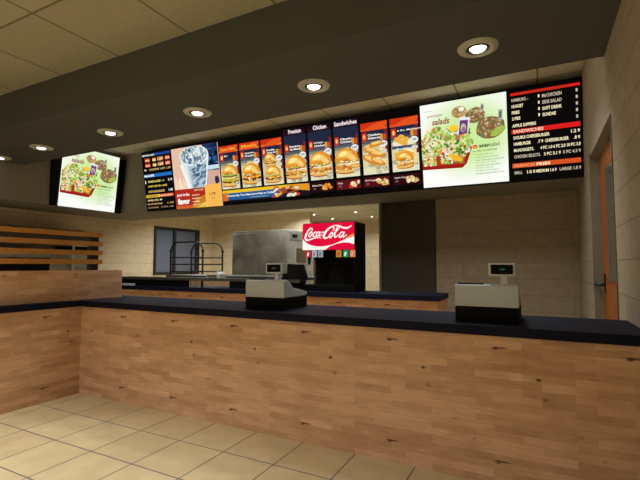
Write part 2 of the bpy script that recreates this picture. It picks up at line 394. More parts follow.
# ------------------------------------------------------------------ printed / lit canvases
_em = {}
def em(c, s=1.0):
    k = (tuple(c), s)
    if k not in _em: _em[k] = emis('print_%02x%02x%02x' % tuple(int(v) for v in c), rgb(*c), s)
    return _em[k]
_txt = {}
def text_mesh(s, bold=.0, shear=0.):
    k = (s, bold, shear)
    if k not in _txt:
        cu = bpy.data.curves.new('t', 'FONT'); cu.body = s; cu.offset = bold; cu.shear = shear; cu.resolution_u = 2
        ob = bpy.data.objects.new('t', cu); COL.objects.link(ob)
        dg = bpy.context.evaluated_depsgraph_get(); dg.update()
        me = bpy.data.meshes.new_from_object(ob.evaluated_get(dg))
        vs = [v.co.copy() for v in me.vertices]; ps = [tuple(p.vertices) for p in me.polygons]
        bpy.data.objects.remove(ob); bpy.data.curves.remove(cu); bpy.data.meshes.remove(me)
        _txt[k] = (vs, ps)
    return _txt[k]
class Canvas:
    """print on a lit panel; local x right, y up, z out of the face"""
    def __init__(s, w, h, th=.02):
        s.w, s.h, s.bm, s.mats, s.L = w, h, BM(), [], 0
        s.th = th
    def mi(s, c, st=1.0):
        m = c if isinstance(c, bpy.types.Material) else em(c, st)
        if m not in s.mats: s.mats.append(m)
        return s.mats.index(m)
    def base(s, c):
        box(s.bm, 0, s.w, 0, s.h, -s.th, 0, mi=s.mi(c))
    def lay(s): s.L += 1; return .0004+s.L*.00002
    def poly(s, pts, c, st=1.0, z=None):
        z = s.lay() if z is None else z
        vs = [s.bm.verts.new((min(max(p[0], 0), s.w), min(max(p[1], 0), s.h), z)) for p in pts]
        try:
            f = s.bm.faces.new(vs); f.material_index = s.mi(c, st)
            if f.calc_area() < 1e-9: s.bm.faces.remove(f); return
            f.normal_update()
            if f.normal.z < 0: f.normal_flip()
        except ValueError: pass
    def rect(s, x0, y0, x1, y1, c, st=1.0): s.poly([(x0, y0), (x1, y0), (x1, y1), (x0, y1)], c, st)
    def ell(s, x, y, rx, ry, c, a=0., n=18, a0=0., a1=2*PI, jag=0., st=1.0):
        pts = []
        full = abs(a1-a0-2*PI) < 1e-6
        for i in range(n if full else n+1):
            t = a0+(a1-a0)*i/n; k = 1+random.uniform(-jag, jag)
            px, py = rx*k*math.cos(t), ry*k*math.sin(t)
            pts.append((x+px*math.cos(a)-py*math.sin(a), y+px*math.sin(a)+py*math.cos(a)))
        s.poly(pts, c, st)
    def text(s, t, x0, y0, x1, y1, c, bold=.012, shear=0., fit=True):
        vs, ps = text_mesh(t, bold, shear)
        if not vs: return
        a = min(v.x for v in vs); b = max(v.x for v in vs); lo = min(v.y for v in vs); hi = max(v.y for v in vs)
        z = s.lay(); m = s.mi(c); ky = (y1-y0)/(hi-lo); kx = (x1-x0)/(b-a)
        if not fit: kx = min(kx, ky)
        nv = [s.bm.verts.new((x0+(v.x-a)*kx, y0+(v.y-lo)*ky, z)) for v in vs]
        for p in ps:
            try: f = s.bm.faces.new([nv[i] for i in p]); f.material_index = m
            except ValueError: pass
    def stroke(s, pts, w, c, w2=None, sub=6):
        """smooth ribbon through points; w gives width per point or one number"""
        n = len(pts); ws = w if isinstance(w, (list, tuple)) else [w]*n
        P = []
        for i in range(n-1):
            p0, p1, p2, p3 = pts[max(i-1, 0)], pts[i], pts[i+1], pts[min(i+2, n-1)]
            for k in range(sub):
                t = k/sub
                q = [.5*((2*p1[d])+(-p0[d]+p2[d])*t+(2*p0[d]-5*p1[d]+4*p2[d]-p3[d])*t*t+(-p0[d]+3*p1[d]-3*p2[d]+p3[d])*t**3) for d in (0, 1)]
                P.append((q[0], q[1], ws[i]*(1-t)+ws[i+1]*t))
        P.append((pts[-1][0], pts[-1][1], ws[-1]))
        z = s.lay(); m = s.mi(c); prev = None
        for i, (x, y, ww) in enumerate(P):
            a = P[max(i-1, 0)]; b = P[min(i+1, len(P)-1)]
            dx, dy = b[0]-a[0], b[1]-a[1]; l = math.hypot(dx, dy) or 1
            nx, ny = -dy/l*ww/2, dx/l*ww/2
            cur = (s.bm.verts.new((x+nx, y+ny, z)), s.bm.verts.new((x-nx, y-ny, z)))
            if prev:
                f = s.bm.faces.new((prev[0], prev[1], cur[1], cur[0])); f.material_index = m
            prev = cur
    def build(s, name, mw, label=None, cat=None, group=None, parent=None):
        o = link(name, s.bm, s.mats, parent)
        if parent is None: o.matrix_world = mw
        else: o.matrix_local = mw
        if label: tag(o, label, cat, group)
        return o

def frame_mat(o, xd, sd):
    xd = Vector(xd).normalized(); sd = Vector(sd).normalized(); n = xd.cross(sd)
    m = Matrix((xd, sd, n)).transposed().to_4x4(); m.translation = Vector(o); return m
SD = Vector((0, -.23, 1.40)).normalized()
A0 = Vector((0, 7.38-.012, 2.92))
def on_menu(x, s, out=0.):
    """a matrix on the tilted face of the back header's menu housing"""
    n = Vector((1, 0, 0)).cross(SD)
    return frame_mat(Vector((x, 0, 0)) + A0 + SD*s + n*(out), (1, 0, 0), SD)

WH = (255, 252, 245)
# --- housings behind the boards
def housing(pts, axis, a, b, label):
    bm = BM(); prism(bm, pts, axis, a, b); o = link('menu_board_housing', bm, M['black']); return tag(o, label, 'sign housing')
hb = [(7.399, 2.925), (7.383, 2.925), (7.383-.237, 4.365), (7.399, 4.365)]
housing(hb, 'x', -8.62, .636, 'long black housing of the menu boards on the back header')
sx = .17
hl = [(-9.6, 2.925), (-9.60+.012, 2.925), (-9.60+.16, 4.30), (-9.6, 4.30)]
bm = BM(); prism(bm, hl, 'y', 5.55, 7.36)
o = link('menu_board_housing', bm, M['black']); tag(o, 'black housing on the left header behind the lone salad poster', 'sign housing')

# --- salad poster
def salad_print():
    m = bpy.data.materials.new('salad_poster_print'); m.use_nodes = True; nt = m.node_tree; nt.nodes.clear()
    tc = N(nt, 'ShaderNodeTexCoord'); mp = N(nt, 'ShaderNodeMapping', vector_type='POINT')
    mp.inputs['Location'].default_value = (-.78/.98, -.80/.86, 0); mp.inputs['Scale'].default_value = (1/.98, 1/.86, 0)
    gr = N(nt, 'ShaderNodeTexGradient', gradient_type='SPHERICAL')
    rp = N(nt, 'ShaderNodeValToRGB')
    rp.color_ramp.elements[0].position = .0; rp.color_ramp.elements[0].color = rgb(253, 254, 248)
    rp.color_ramp.elements[0].position = .12; rp.color_ramp.elements[1].position = .6; rp.color_ramp.elements[1].color = rgb(206, 238, 160)
    e = N(nt, 'ShaderNodeEmission'); o = N(nt, 'ShaderNodeOutputMaterial')
    nt.links.new(tc.outputs['Object'], mp.inputs[0]); nt.links.new(mp.outputs[0], gr.inputs[0]); nt.links.new(gr.outputs['Fac'], rp.inputs[0])
    nt.links.new(rp.outputs[0], e.inputs[0]); nt.links.new(e.outputs[0], o.inputs[0]); return m
def small_salad(c, x, y, r, dark):
    c.ell(x, y-.01, r*1.02, r*.82, (128, 104, 70) if dark else (200, 156, 104), a=.1, jag=.05)
    pal = [(160, 132, 88), (132, 96, 62), (192, 168, 122), (112, 126, 60), (218, 202, 160), (168, 84, 54), (140, 150, 80), (206, 150, 110)]
    for i in range(80):
        t = random.uniform(0, 2*PI); q = math.sqrt(random.random())*r*.92
        c.ell(x+q*math.cos(t), y+q*math.sin(t)*.8, r*random.uniform(.06, .15), r*random.uniform(.05, .1), random.choice(pal), a=random.uniform(0, 3), n=7, jag=.25)
def salad_board():
    c = Canvas(1.36, 1.40); c.base(salad_print())
    c.text('introducing', .05, 1.27, .20, 1.30, (200, 170, 150), .01)
    c.text('premium', .11, 1.16, .37, 1.225, (184, 132, 108), .012, .3)
    c.text('salads', .19, 1.04, .48, 1.145, (150, 74, 56), .025, .2)
    small_salad(c, .64, 1.21, .12, False)
    c.ell(.68, 1.24, .05, .035, (250, 244, 230), n=8, jag=.1)
    small_salad(c, .89, 1.12, .15, True)
    c.poly([(.97, 1.16), (1.02, 1.16), (1.03, 1.27), (.98, 1.275)], (176, 184, 166)); c.poly([(.98, 1.19), (1.015, 1.19), (1.02, 1.25), (.985, 1.25)], (110, 120, 110))
    small_salad(c, 1.11, .89, .215, True)
    c.ell(1.22, .81, .12, .06, (166, 190, 80), a=.5, jag=.12)
    c.poly([(1.23, .98), (1.29, .98), (1.30, 1.14), (1.24, 1.145)], (170, 176, 160)); c.poly([(1.245, 1.01), (1.28, 1.01), (1.288, 1.11), (1.252, 1.11)], (96, 108, 104))
    # big salad on the red tray
    c.poly([(0, .34), (.66, .335), (.72, .40), (.84, .70), (.78, .70), (0, .46)], (176, 56, 36))
    c.poly([(0, .305), (.66, .285), (.73, .35), (.83, .62), (.81, .66), (.69, .36), (.65, .345), (0, .365)], (158, 30, 20))
    pal = [(166, 200, 84), (134, 178, 60), (104, 146, 46), (200, 222, 130), (230, 236, 182), (232, 216, 182), (220, 180, 136), (204, 140, 86), (240, 206, 100), (224, 236, 166), (82, 118, 44), (180, 212, 106), (244, 232, 214)]
    def spot(n, r0, r1):
        for i in range(n):
            x = random.uniform(.0, .80); top = .84+.14*math.sin(min(1, x/.22)*PI/2)-.30*max(0, x-.55)
            lo = .385 if x < .66 else .385+(x-.66)*1.9
            y = lo+(top-lo)*random.random(); r = random.uniform(r0, r1)
            c.ell(x, y, r, r*random.uniform(.5, .9), random.choice(pal), a=random.uniform(0, 3), n=7, jag=.28)
    spot(150, .035, .06)
    for x, y, rx, ry, col, a in ((.16, .46, .07, .035, (248, 186, 80), .7), (.30, .60, .055, .05, (238, 146, 72), .2),
                                 (.20, .72, .08, .04, (250, 238, 190), .5), (.40, .56, .09, .06, (248, 232, 220), 1.0), (.50, .62, .05, .09, (236, 214, 200), -.4),
                                 (.26, .96, .075, .05, (150, 204, 60), .4), (.18, .90, .07, .06, (132, 190, 52), -.3),
                                 (.74, .84, .07, .08, (172, 214, 90), .4), (.60, .80, .07, .05, (176, 120, 80), .3), (.34, .49, .04, .09, (150, 60, 40), -.3), (.06, .74, .05, .04, (230, 120, 60), .3),
                                 (.44, .80, .08, .05, (116, 168, 66), .2), (.66, .55, .06, .07, (70, 100, 40), .5)):
        c.ell(x, y, rx, ry, col, a=a, n=12, jag=.12)
    spot(260, .018, .036)
    c.ell(.56, .46, .12, .04, (250, 182, 40), -.5, jag=.05); c.ell(.54, .95, .075, .05, (252, 206, 50), .1, jag=.08); c.ell(.68, .84, .05, .045, (236, 160, 60), 0, jag=.1)
    # card stuck in the big salad
    c.poly([(.60, .82), (.77, .85), (.81, 1.09), (.65, 1.11)], (236, 232, 246)); c.poly([(.62, .82), (.755, .84), (.78, 1.05), (.65, 1.06)], (104, 60, 120))
    c.ell(.70, .93, .045, .075, (204, 184, 160), n=12); c.ell(.705, .90, .03, .05, (150, 110, 130), n=10)
    # logo, heading and the paragraph
    c.ell(.87, .605, .035, .03, (222, 44, 32), n=12); c.rect(.835, .575, .905, .60, (222, 44, 32))
    c.text('m', .848, .585, .892, .61, (250, 210, 60), .03)
    c.text('asian', .93, .58, 1.09, .64, (40, 46, 32), .03); c.text('salad', 1.10, .58, 1.24, .645, (100, 114, 82), .01)
    c.text('no sides, no substitutes', .84, .515, 1.20, .545, (60, 78, 46), .015)
    lines = ['crispy greens with warm', 'orange glazed chicken', 'with edamame and fresh', 'snow peas and roasted', 'almonds served with a', 'dressing of low fat', 'sesame and ginger', 'and mandarins']
    for i, t in enumerate(lines):
        c.text(t, .87, .452-i*.043, 1.14+.04*((i*37) % 5), .480-i*.043, (128, 172, 112), .01)
    return c
sp = salad_board().build('salad_poster', on_menu(-1.742, .03, .0085), 'white and green salad poster between the sandwich pictures and the price list', 'poster', 'salad posters')
sl = Vector((.148, 0, 1.375)).normalized()
cp = sp.copy(); COL.objects.link(cp)
cp.matrix_world = frame_mat(Vector((-9.60+.036, 5.73, 2.93)), (0, 1, 0), sl) @ Matrix.Diagonal((1.045, 1.0, 1, 1))
cp['label'] = 'lone white and green salad poster hung on the left header'

# --- right price list
c = Canvas(.965, 1.42); c.base((12, 9, 9))
CR = (252, 238, 196); G = (198, 184, 160)
c.rect(.02, 1.345, .955, 1.385, (222, 30, 26)); c.text('EVERYDAY  VALUE  MENU', .14, 1.352, .80, 1.377, (120, 60, 20), .02)
rowy = [1.25, 1.155, 1.06, .968, .872]
for t, x1, y, col in (('HAMBURG. -', .27, rowy[0], G), ('NUGGET', .20, rowy[1], CR), ('FRIES', .145, rowy[2], CR), ('2 PIES', .155, rowy[3], CR), ('APPLE DIPPERS', .37, rowy[4]-.015, CR)):
    c.text(t, .035, y, x1, y+.05, col, .03)
for t, x1, y, col in (('McCHICKEN', .72, rowy[0]+.0, G), ('SIDE SALAD', .72, rowy[1]-.0, G), ('SOFT DRINK', .72, rowy[2], CR), ('SUNDAE', .64, rowy[3]-.0, CR)):
    c.text('1', .405, y+.012, .425, y+.055, CR, .03); c.text(t, .46, y, x1, y+.052, col, .03)
for y in (1.26, 1.165, 1.07, .975, .88): c.text('1', .90, y, .925, y+.045, G, .03)
c.rect(.02, .755, .95, .825, (222, 30, 30)); c.rect(.02, .755, .48, .825, (200, 24, 18)); c.text('SANDWICHES', .045, .765, .47, .815, (255, 214, 190), .03)
def row(y, items):
    for t, x0, x1, col in items: c.text(t, x0, y, x1, y+.05, col, .03)
row(.67, [('DOUBLE CHEESEBURGER', .05, .55, CR), ('1.2 9', .83, .945, CR)])
row(.575, [('HAMBURGER', .05, .29, CR), ('.7 9', .385, .46, CR), ('CHEESEBURGER', .485, .80, CR), ('.8 9', .865, .945, CR)])
row(.475, [('McNUGGETS.', .05, .33, CR), ('4 PC 1.0 6 PC 2.0 10 PC 3.0', .42, .95, CR)])
row(.375, [('CHICKEN SELECTS.', .05, .42, G), ('3 PC 3.1 9', .465, .69, CR), ('5 PC 4.3 9', .72, .95, G)])
c.rect(.02, .225, .95, .295, (214, 84, 34)); c.text('FRENCH', .05, .235, .33, .28, (240, 160, 110), .02); c.text('FRIES', .36, .235, .55, .28, (255, 240, 200), .03)
row(.125, [('SMALL', .045, .16, G), ('1.0 0', .225, .34, CR), ('MEDIUM 1.6 9', .355, .63, CR), ('LARGE 1.8 9', .67, .95, G)])
c.build('price_list_board', on_menu(-.345, .0, .0085), 'black price list with red bars at the right end of the menu boards', 'menu board')

# --- left price list
c = Canvas(.965, 1.42); c.base((14, 12, 12))
c.rect(.0, 1.335, .45, 1.385, (60, 70, 90)); c.rect(.45, 1.335, .955, 1.395, (34, 70, 150)); c.text('BEVERAGES', .03, 1.34, .44, 1.38, (230, 236, 240), .03)
for y in (1.20, 1.075):
    c.rect(.10, y, .27, y+.09, (206, 60, 40)); c.rect(.36, y, .47, y+.08, (214, 150, 60)); c.rect(.53, y, .72, y+.09, (196, 120, 60)); c.rect(.78, y, .93, y+.09, (212, 78, 44))
    c.text('SMALL', .11, y+.015, .27, y+.06, (255, 226, 170), .03); c.text('1.29', .53, y+.015, .70, y+.065, (255, 234, 190), .03); c.text('LRG', .79, y+.02, .92, y+.07, (255, 230, 190), .03); c.text('MED', .36, y+.01, .48, y+.055, (255, 240, 180), .03)
c.text('TEA,', .04, .985, .13, 1.03, WH, .03); c.text('COFFEE 1.09 1.39', .22, .985, .93, 1.03, (230, 200, 130), .02)
c.rect(.02, .83, .95, .905, (36, 110, 190)); c.text('McCAFE', .03, .84, .36, .895, WH, .04)
c.text('|', .035, .68, .06, .76, WH, .03)
c.text('VANILLA ICED', .13, .70, .56, .75, (250, 226, 120), .03); c.text('1.69', .60, .70, .68, .745, G, .03); c.text('2.19', .81, .70, .94, .755, WH, .03)
c.text('SWEET ICED TEA  LARGE', .13, .585, .76, .63, (246, 206, 90), .03)
c.text('HOT CHOCOLATE', .12, .455, .66, .505, (240, 214, 120), .03); c.text('1.49', .80, .455, .93, .515, WH, .03)
c.rect(.02, .335, .50, .405, (234, 190, 60)); c.rect(.50, .335, .95, .405, (214, 60, 36)); c.text('DESSERTS', .06, .345, .42, .39, (120, 80, 20), .03); c.text('McFLURRY', .52, .345, .92, .39, (255, 220, 170), .03)
c.text('APPLE PIE', .05, .25, .42, .29, (246, 222, 150), .03); c.text('.99', .45, .25, .55, .29, WH, .03)
c.text('SUNDAE    1.39', .04, .16, .92, .20, (226, 180, 110), .02); c.text('COOKIES   3 FOR 1.00', .04, .075, .90, .11, (190, 150, 110), .02)
c.build('price_list_board', on_menu(-8.605, .0, .0085), 'black price list with blue and yellow bars at the far left of the menu boards', 'menu board')

# --- iced drink poster
c = Canvas(1.385, 1.40); c.base((226, 176, 146))
c.rect(.0, .42, .45, 1.40, (232, 192, 168)); c.rect(.95, .42, 1.385, 1.40, (34, 56, 96))
for i in range(60):
    c.ell(random.uniform(1.0, 1.38), random.uniform(.5, 1.4), random.uniform(.03, .09), random.uniform(.02, .07), random.choice([(20, 34, 66), (46, 86, 140), (80, 120, 170), (16, 22, 44)]), n=7, jag=.3)
c.rect(1.06, .83, 1.385, .92, (196, 226, 238)); c.poly([(1.0, .46), (1.385, .42), (1.385, .80), (1.04, .82)], (214, 170, 150))
c.ell(1.3, .58, .07, .09, (40, 48, 70), jag=.15)
c.poly([(.25, 1.15), (.45, .42), (.98, .42), (1.12, 1.15)], (222, 232, 234))
c.poly([(.46, 1.02), (.56, .44), (.94, .42), (1.08, 1.05)], (176, 196, 206))
c.ell(.68, 1.18, .44, .235, (226, 234, 234)); c.ell(.68, 1.19, .39, .20, (150, 174, 184))
for i in range(90):
    t = random.uniform(0, 2*PI); q = math.sqrt(random.random())
    c.ell(.68+.36*q*math.cos(t), 1.19+.18*q*math.sin(t), random.uniform(.025, .075), random.uniform(.015, .05), random.choice([(214, 228, 232), (96, 132, 160), (60, 90, 128), (176, 200, 206), (236, 242, 240), (120, 140, 140)]), a=random.uniform(0, 3), n=6, jag=.3)
for i in range(70):
    y = random.uniform(.5, .98); x = .62+random.uniform(0, .4)
    c.ell(x, y, random.uniform(.03, .08), random.uniform(.015, .04), random.choice([(110, 140, 166), (80, 110, 144), (160, 186, 200), (70, 96, 120), (190, 206, 214)]), a=random.uniform(.2, .8), n=7, jag=.25)
c.stroke([(.28, 1.02), (.40, .70), (.47, .44)], .09, (244, 246, 246)); c.stroke([(1.08, 1.1), (1.03, .8), (.96, .44)], .035, (236, 240, 240))
for i, x in enumerate((.02, .15, .27)): c.ell(x+.06, .55-.04*i, .055, .22, (244, 214, 186) if i != 1 else (250, 226, 198), a=.12)
c.rect(0, 0, .98, .45, (176, 44, 26)); c.rect(0, 0, .98, .07, (206, 96, 40)); c.poly([(.50, 0), (.98, 0), (.98, .30), (.62, .20)], (206, 128, 36)); c.poly([(.62, 0), (.98, 0), (.98, .16)], (232, 186, 60))
c.rect(.93, 0, 1.385, .50, (250, 186, 84)); c.rect(.93, .0, .95, .5, (255, 214, 120))
c.text('pour in the', .06, .27, .44, .36, WH, .03); c.text('flavor', .06, .10, .44, .24, WH, .05)
c.text('NEW ICED', .60, .385, .88, .42, (250, 220, 180), .02)
for i, (t, x1) in enumerate((('caramel', .74), ('hazelnut', .78), ('vanilla', .74), ('sugar free vanilla', .90))): c.text(t, .52, .28-i*.075, x1, .315-i*.075, (255, 236, 190), .02)
c.text('1.79', 1.05, .25, 1.22, .32, (110, 70, 40), .02); c.text('16 oz', 1.09, .17, 1.2, .21, (140, 96, 50), .0)
c.build('iced_drink_poster', on_menu(-7.608, .005, .0085), 'poster of a large cup of ice with red and orange price band', 'poster')

# --- sandwich panels
def burger(c, x, y, w, kind=0):
    """layered sandwich picture centred at x, bottom at y"""
    bun = (226, 146, 44); hi = (255, 236, 150); sh = (176, 98, 34)
    k = w
    c.ell(x, y+.10*k, .48*k, .13*k, sh, jag=.01); c.ell(x-.02*k, y+.13*k, .47*k, .11*k, (236, 186, 100))
    def layer(yy, col, h, jag=.06, wx=.5): c.ell(x+random.uniform(-.02, .02)*k, y+yy*k, wx*k, h*k, col, n=22, jag=jag)
    if kind == 0:      # stacked double
        layer(.24, (92, 48, 24), .09, .03); layer(.30, (246, 180, 40), .06, .1); layer(.36, (150, 186, 60), .08, .12); layer(.42, (232, 200, 130), .07, .02, .46)
        layer(.52, (92, 48, 24), .08, .03, .45); layer(.57, (150, 190, 64), .08, .14, .48)
        top = .62
    elif kind == 1:
        layer(.24, (100, 52, 26), .10, .03); layer(.31, (250, 184, 40), .07, .12); layer(.37, (196, 62, 34), .06, .08, .42); layer(.42, (160, 196, 80), .06, .16)
        top = .46
    else:              # chicken
        layer(.25, (216, 142, 58), .13, .05, .52); layer(.33, (240, 178, 90), .07, .08, .45); layer(.38, (236, 238, 214), .05, .12, .46)
        layer(.42, (196, 50, 34), .05, .06, .46); layer(.47, (146, 186, 62), .06, .2, .52)
        top = .5
    c.ell(x, y+top*k, .47*k, .42*k, bun, a0=-.12, a1=PI+.12); c.ell(x-.06*k, y+(top+.06)*k, .36*k, .31*k, (238, 174, 66), a0=0, a1=PI); c.ell(x-.08*k, y+(top+.12)*k, .26*k, .2*k, (250, 204, 104), a0=0, a1=PI); c.ell(x-.12*k, y+(top+.22)*k, .17*k, .08*k, hi, a=.3)
    for i in range(12): c.ell(x+random.uniform(-.3, .25)*k, y+(top+random.uniform(.1, .3))*k, .016*k, .010*k, (255, 240, 200), n=5)
    for i in range(34): c.ell(x+random.uniform(-.45, .45)*k, y+random.uniform(.12, top)*k, random.uniform(.03, .08)*k, random.uniform(.015, .035)*k, random.choice([(255, 236, 180), (250, 226, 150), (150, 80, 36), (166, 188, 76), (206, 90, 44), (120, 66, 30), (240, 190, 90), (226, 214, 150)]), a=random.uniform(-.5, .5), n=7, jag=.25)
    c.ell(x+.2*k, y+(top+.08)*k, .2*k, .1*k, (248, 206, 120), a=-.6, n=10, jag=.05)
def wedge(c, x, y, a, l, col):
    c.ell(x, y, l, l*.36, col, a=a, jag=.1, n=14); c.ell(x, y+.02, l*.7, l*.2, (250, 206, 120), a=a, jag=.1, n=12)
def sandwich_panel(i):
    w = .505; c = Canvas(w, .935)
    c.base((36, 40, 62))
    for k in range(5): c.rect(0, .60-.05*k, w, .65-.05*k+.01, [(54, 58, 80), (88, 90, 96), (136, 134, 116), (182, 174, 136), (214, 204, 158)][k])
    c.rect(0, 0, w, .41, (222, 214, 166)); c.rect(0, 0, w, .12, (230, 226, 190))
    for k in range(3): c.ell(w*.55, .30, .20-.05*k, .24-.06*k, [(232, 220, 160), (246, 228, 160), (255, 238, 180)][k], n=16, jag=.08)
    c.rect(w-.05, .3, w-.012, .79, (120, 40, 44))
    for k in range(14): c.ell(random.uniform(.05, w-.05), random.uniform(.03, .5), .06, .04, random.choice([(196, 196, 160), (170, 176, 146), (206, 204, 168)]), n=8, jag=.2)
    red = (206, 50, 20)
    if i in (0, 1, 2, 6, 7):
        c.rect(0, .79, w, .935, red); c.rect(0, .79, w, .83, (236, 120, 40) if i < 3 else (228, 86, 40)); c.poly([(0, .79), (w*.8, .79), (w, .88), (w, .935), (w*.5, .9)], (228, 84, 30))
    if i in (0, 1):
        t = ('Extra', 'Value')[i]; c.text(('Extra Value', 'Meals')[i], .05, .83, w-.06, .90, (250, 176, 60), .02)
    c.rect(0, 0, .012, .79, (20, 20, 30)); c.rect(w-.012, 0, w, .79, (120, 30, 36) if i % 2 == 0 else (60, 30, 40))
    # number flag, name, drink pictures, price dot
    def head(y, name):
        c.rect(.02, y-.02, .105, y+.13, (206, 44, 24)); c.ell(.063, y+.055, .035, .05, (240, 120, 40)); c.text(str(i+1), .045, y+.02, .08, y+.09, (255, 226, 160), .03)
        for k, t in enumerate(name): c.text(t, .13, y+.06-k*.055, .13+.034*len(t), y+.10-k*.055, WH, .03)
        c.rect(w-.14, y-.03, w-.085, y+.08, (224, 150, 60)); c.rect(w-.075, y-.03, w-.025, y+.07, (196, 86, 40))
        c.ell(w-.085, y-.10, .075, .058, (236, 240, 236)); c.text('3.89', w-.135, y-.12, w-.04, y-.075, (70, 70, 70), .02)
    names = [['Big', ''], ['Quarter', 'Pounder'], ['Double', 'Quarter'], ['Premium', 'Grilled'], ['Crispy', 'Chicken'], ['Classic', 'Chicken'], ['Chicken', 'Selects'], ['6 Pc. McNuggets', '']]
    head(.63, [n for n in names[i] if n])
    if i == 0: burger(c, .25, .05, .46, 0)
    elif i == 1: burger(c, .26, .06, .50, 1)
    elif i == 2: burger(c, .20, .38, .30, 1); burger(c, .25, .04, .40, 1)
    elif i in (3, 4, 5): burger(c, .24, .07, .51, 2)
    elif i == 6:
        for x, y, a, l in ((.14, .50, .25, .12), (.28, .54, .1, .14), (.20, .42, -.3, .16), (.30, .36, -.2, .17), (.18, .26, -.45, .2), (.30, .22, -.5, .16)): wedge(c, x, y, a, l, (214, 140, 50))
    else:
        c.ell(.22, .50, .19, .075, (236, 232, 210)); 
        for x, y in ((.12, .56), (.20, .60), (.28, .55), (.18, .52), (.25, .48)): c.ell(x, y, .06, .045, (236, 176, 66), jag=.15, n=9)
        c.rect(.02, .40, w-.02, .45, (60, 76, 104)); c.text('Filet-O-Fish', .10, .375, .36, .415, (210, 220, 230), .02)
        c.poly([(.05, .33), (.10, .07), (.38, .05), (.42, .30), (.25, .38)], (236, 178, 80)); burger(c, .24, .05, .32, 2)
    c.ell(w-.08, .40 if i in (2, 6, 7) else .10, .06, .04, (214, 214, 190)); c.text('2.79', w-.125, .085, w-.035, .125, (60, 60, 50), .02)
    return c
names = ['stacked double burger picture panel, first from the drink poster', 'single cheeseburger picture panel, second from the drink poster',
         'panel with two small burgers one above the other', 'chicken sandwich picture panel under the word Premium', 'chicken sandwich picture panel under the word Chicken',
         'chicken sandwich picture panel under the word Sandwiches', 'picture panel of fried chicken strips', 'panel of chicken nuggets above a fish sandwich, beside the salad poster']
for i in range(8):
    sandwich_panel(i).build('sandwich_menu_panel', on_menu(-6.2+.5565*i+.012, .355, .0085), names[i], 'menu panel', 'sandwich picture panels')
for i, t in ((3, 'Premium'), (4, 'Chicken'), (5, 'Sandwiches')):
    c = Canvas(.50, .12); c.base((26, 12, 22)); c.rect(.0, .0, .5, .05, (44, 16, 34))
    c.text(t, .13 if i < 5 else .03, .018, .42 if i < 5 else .49, .10, (250, 232, 232), .03)
    c.build('heading_strip', on_menu(-6.2+.5565*i+.012, 1.30, .0085), 'dark purple heading strip reading %s' % t, 'sign', 'heading strips above the sandwich panels')
# banner below the first four
c = Canvas(2.20, .26); c.base((26, 22, 28))
c.rect(0, .19, 1.75, .255, (240, 196, 40)); c.rect(0, .04, 1.55, .19, (40, 92, 148)); c.rect(0, .03, .14, .2, (214, 110, 40)); c.poly([(1.5, .19), (2.19, .10), (2.19, .24), (1.7, .255)], (226, 150, 40))
c.text('Choose Any Two Sides Large Fries or Coffee', .12, .10, 1.36, .155, WH, .03); c.text('participating locations', .75, .055, 1.2, .08, (220, 230, 240), .0)
for k in range(26): c.ell(random.uniform(1.38, 1.95), random.uniform(.04, .21), random.uniform(.04, .11), random.uniform(.015, .04), random.choice([(240, 232, 214), (206, 64, 44), (236, 176, 70), (230, 220, 200), (150, 70, 40)]), a=random.uniform(-.4, .6), n=9, jag=.2)
c.build('promotion_banner', on_menu(-6.19, .07, .0085), 'long yellow and blue banner strip under the four left sandwich panels', 'banner')
desc = ['orange pie', 'fries carton', 'chicken bites', 'apple slices']
for i in range(4):
    c = Canvas(.505, .215); c.base((22, 12, 14)); c.rect(.0, .03, .5, .20, [(40, 14, 14), (96, 22, 28), (84, 18, 24), (50, 14, 18)][i])
    c.text(['Baked Pie', 'Fries', 'McNuggets', 'Apple Dippers'][i], .03, .13, .03+[.22, .10, .26, .28][i], .165, (236, 214, 190), .02)
    c.text('.99', .04, .07, .10, .10, (180, 150, 130), .0)
    for k in range(16):
        c.ell(.36+random.uniform(-.10, .10), .105+random.uniform(-.045, .045), random.uniform(.02, .05), random.uniform(.012, .03), [random.choice([(230, 130, 40), (244, 170, 70)]), random.choice([(240, 196, 90), (214, 60, 40), (240, 232, 200)]), random.choice([(240, 220, 170), (226, 176, 90)]), random.choice([(236, 200, 140), (200, 150, 90), (240, 226, 180)])][i], a=random.uniform(0, 3), n=8, jag=.2)
    c.build('side_item_panel', on_menu(-6.2+.5565*(i+4)+.012, .10, .0085), 'small dark panel with %s at the bottom of the menu boards' % desc[i], 'menu panel', 'side item panels')

# ------------------------------------------------------------------ registers placed
ra = register(); ra['label'] = 'grey and black cash register on the counter in front of the steel cabinet'; ra['group'] = 'cash registers'
rb_ = copy_tree(ra); rb_.location = (-.378, 3.62, 1.151); rb_['label'] = 'grey and black cash register nearest the orange door'
for r_, colr in ((ra, (110, 116, 116)), (rb_, (50, 120, 96))):
    disp = [k for k in r_.children if k.name.startswith('customer_display')][0]
    c = Canvas(.05, .022, .001); c.text('0.00', 0, 0, .038, .013, colr, .0)
    c.build('readout_digits', frame_mat((.105, -.0192, .412), (1, 0, 0), (0, 0, 1)), parent=disp)

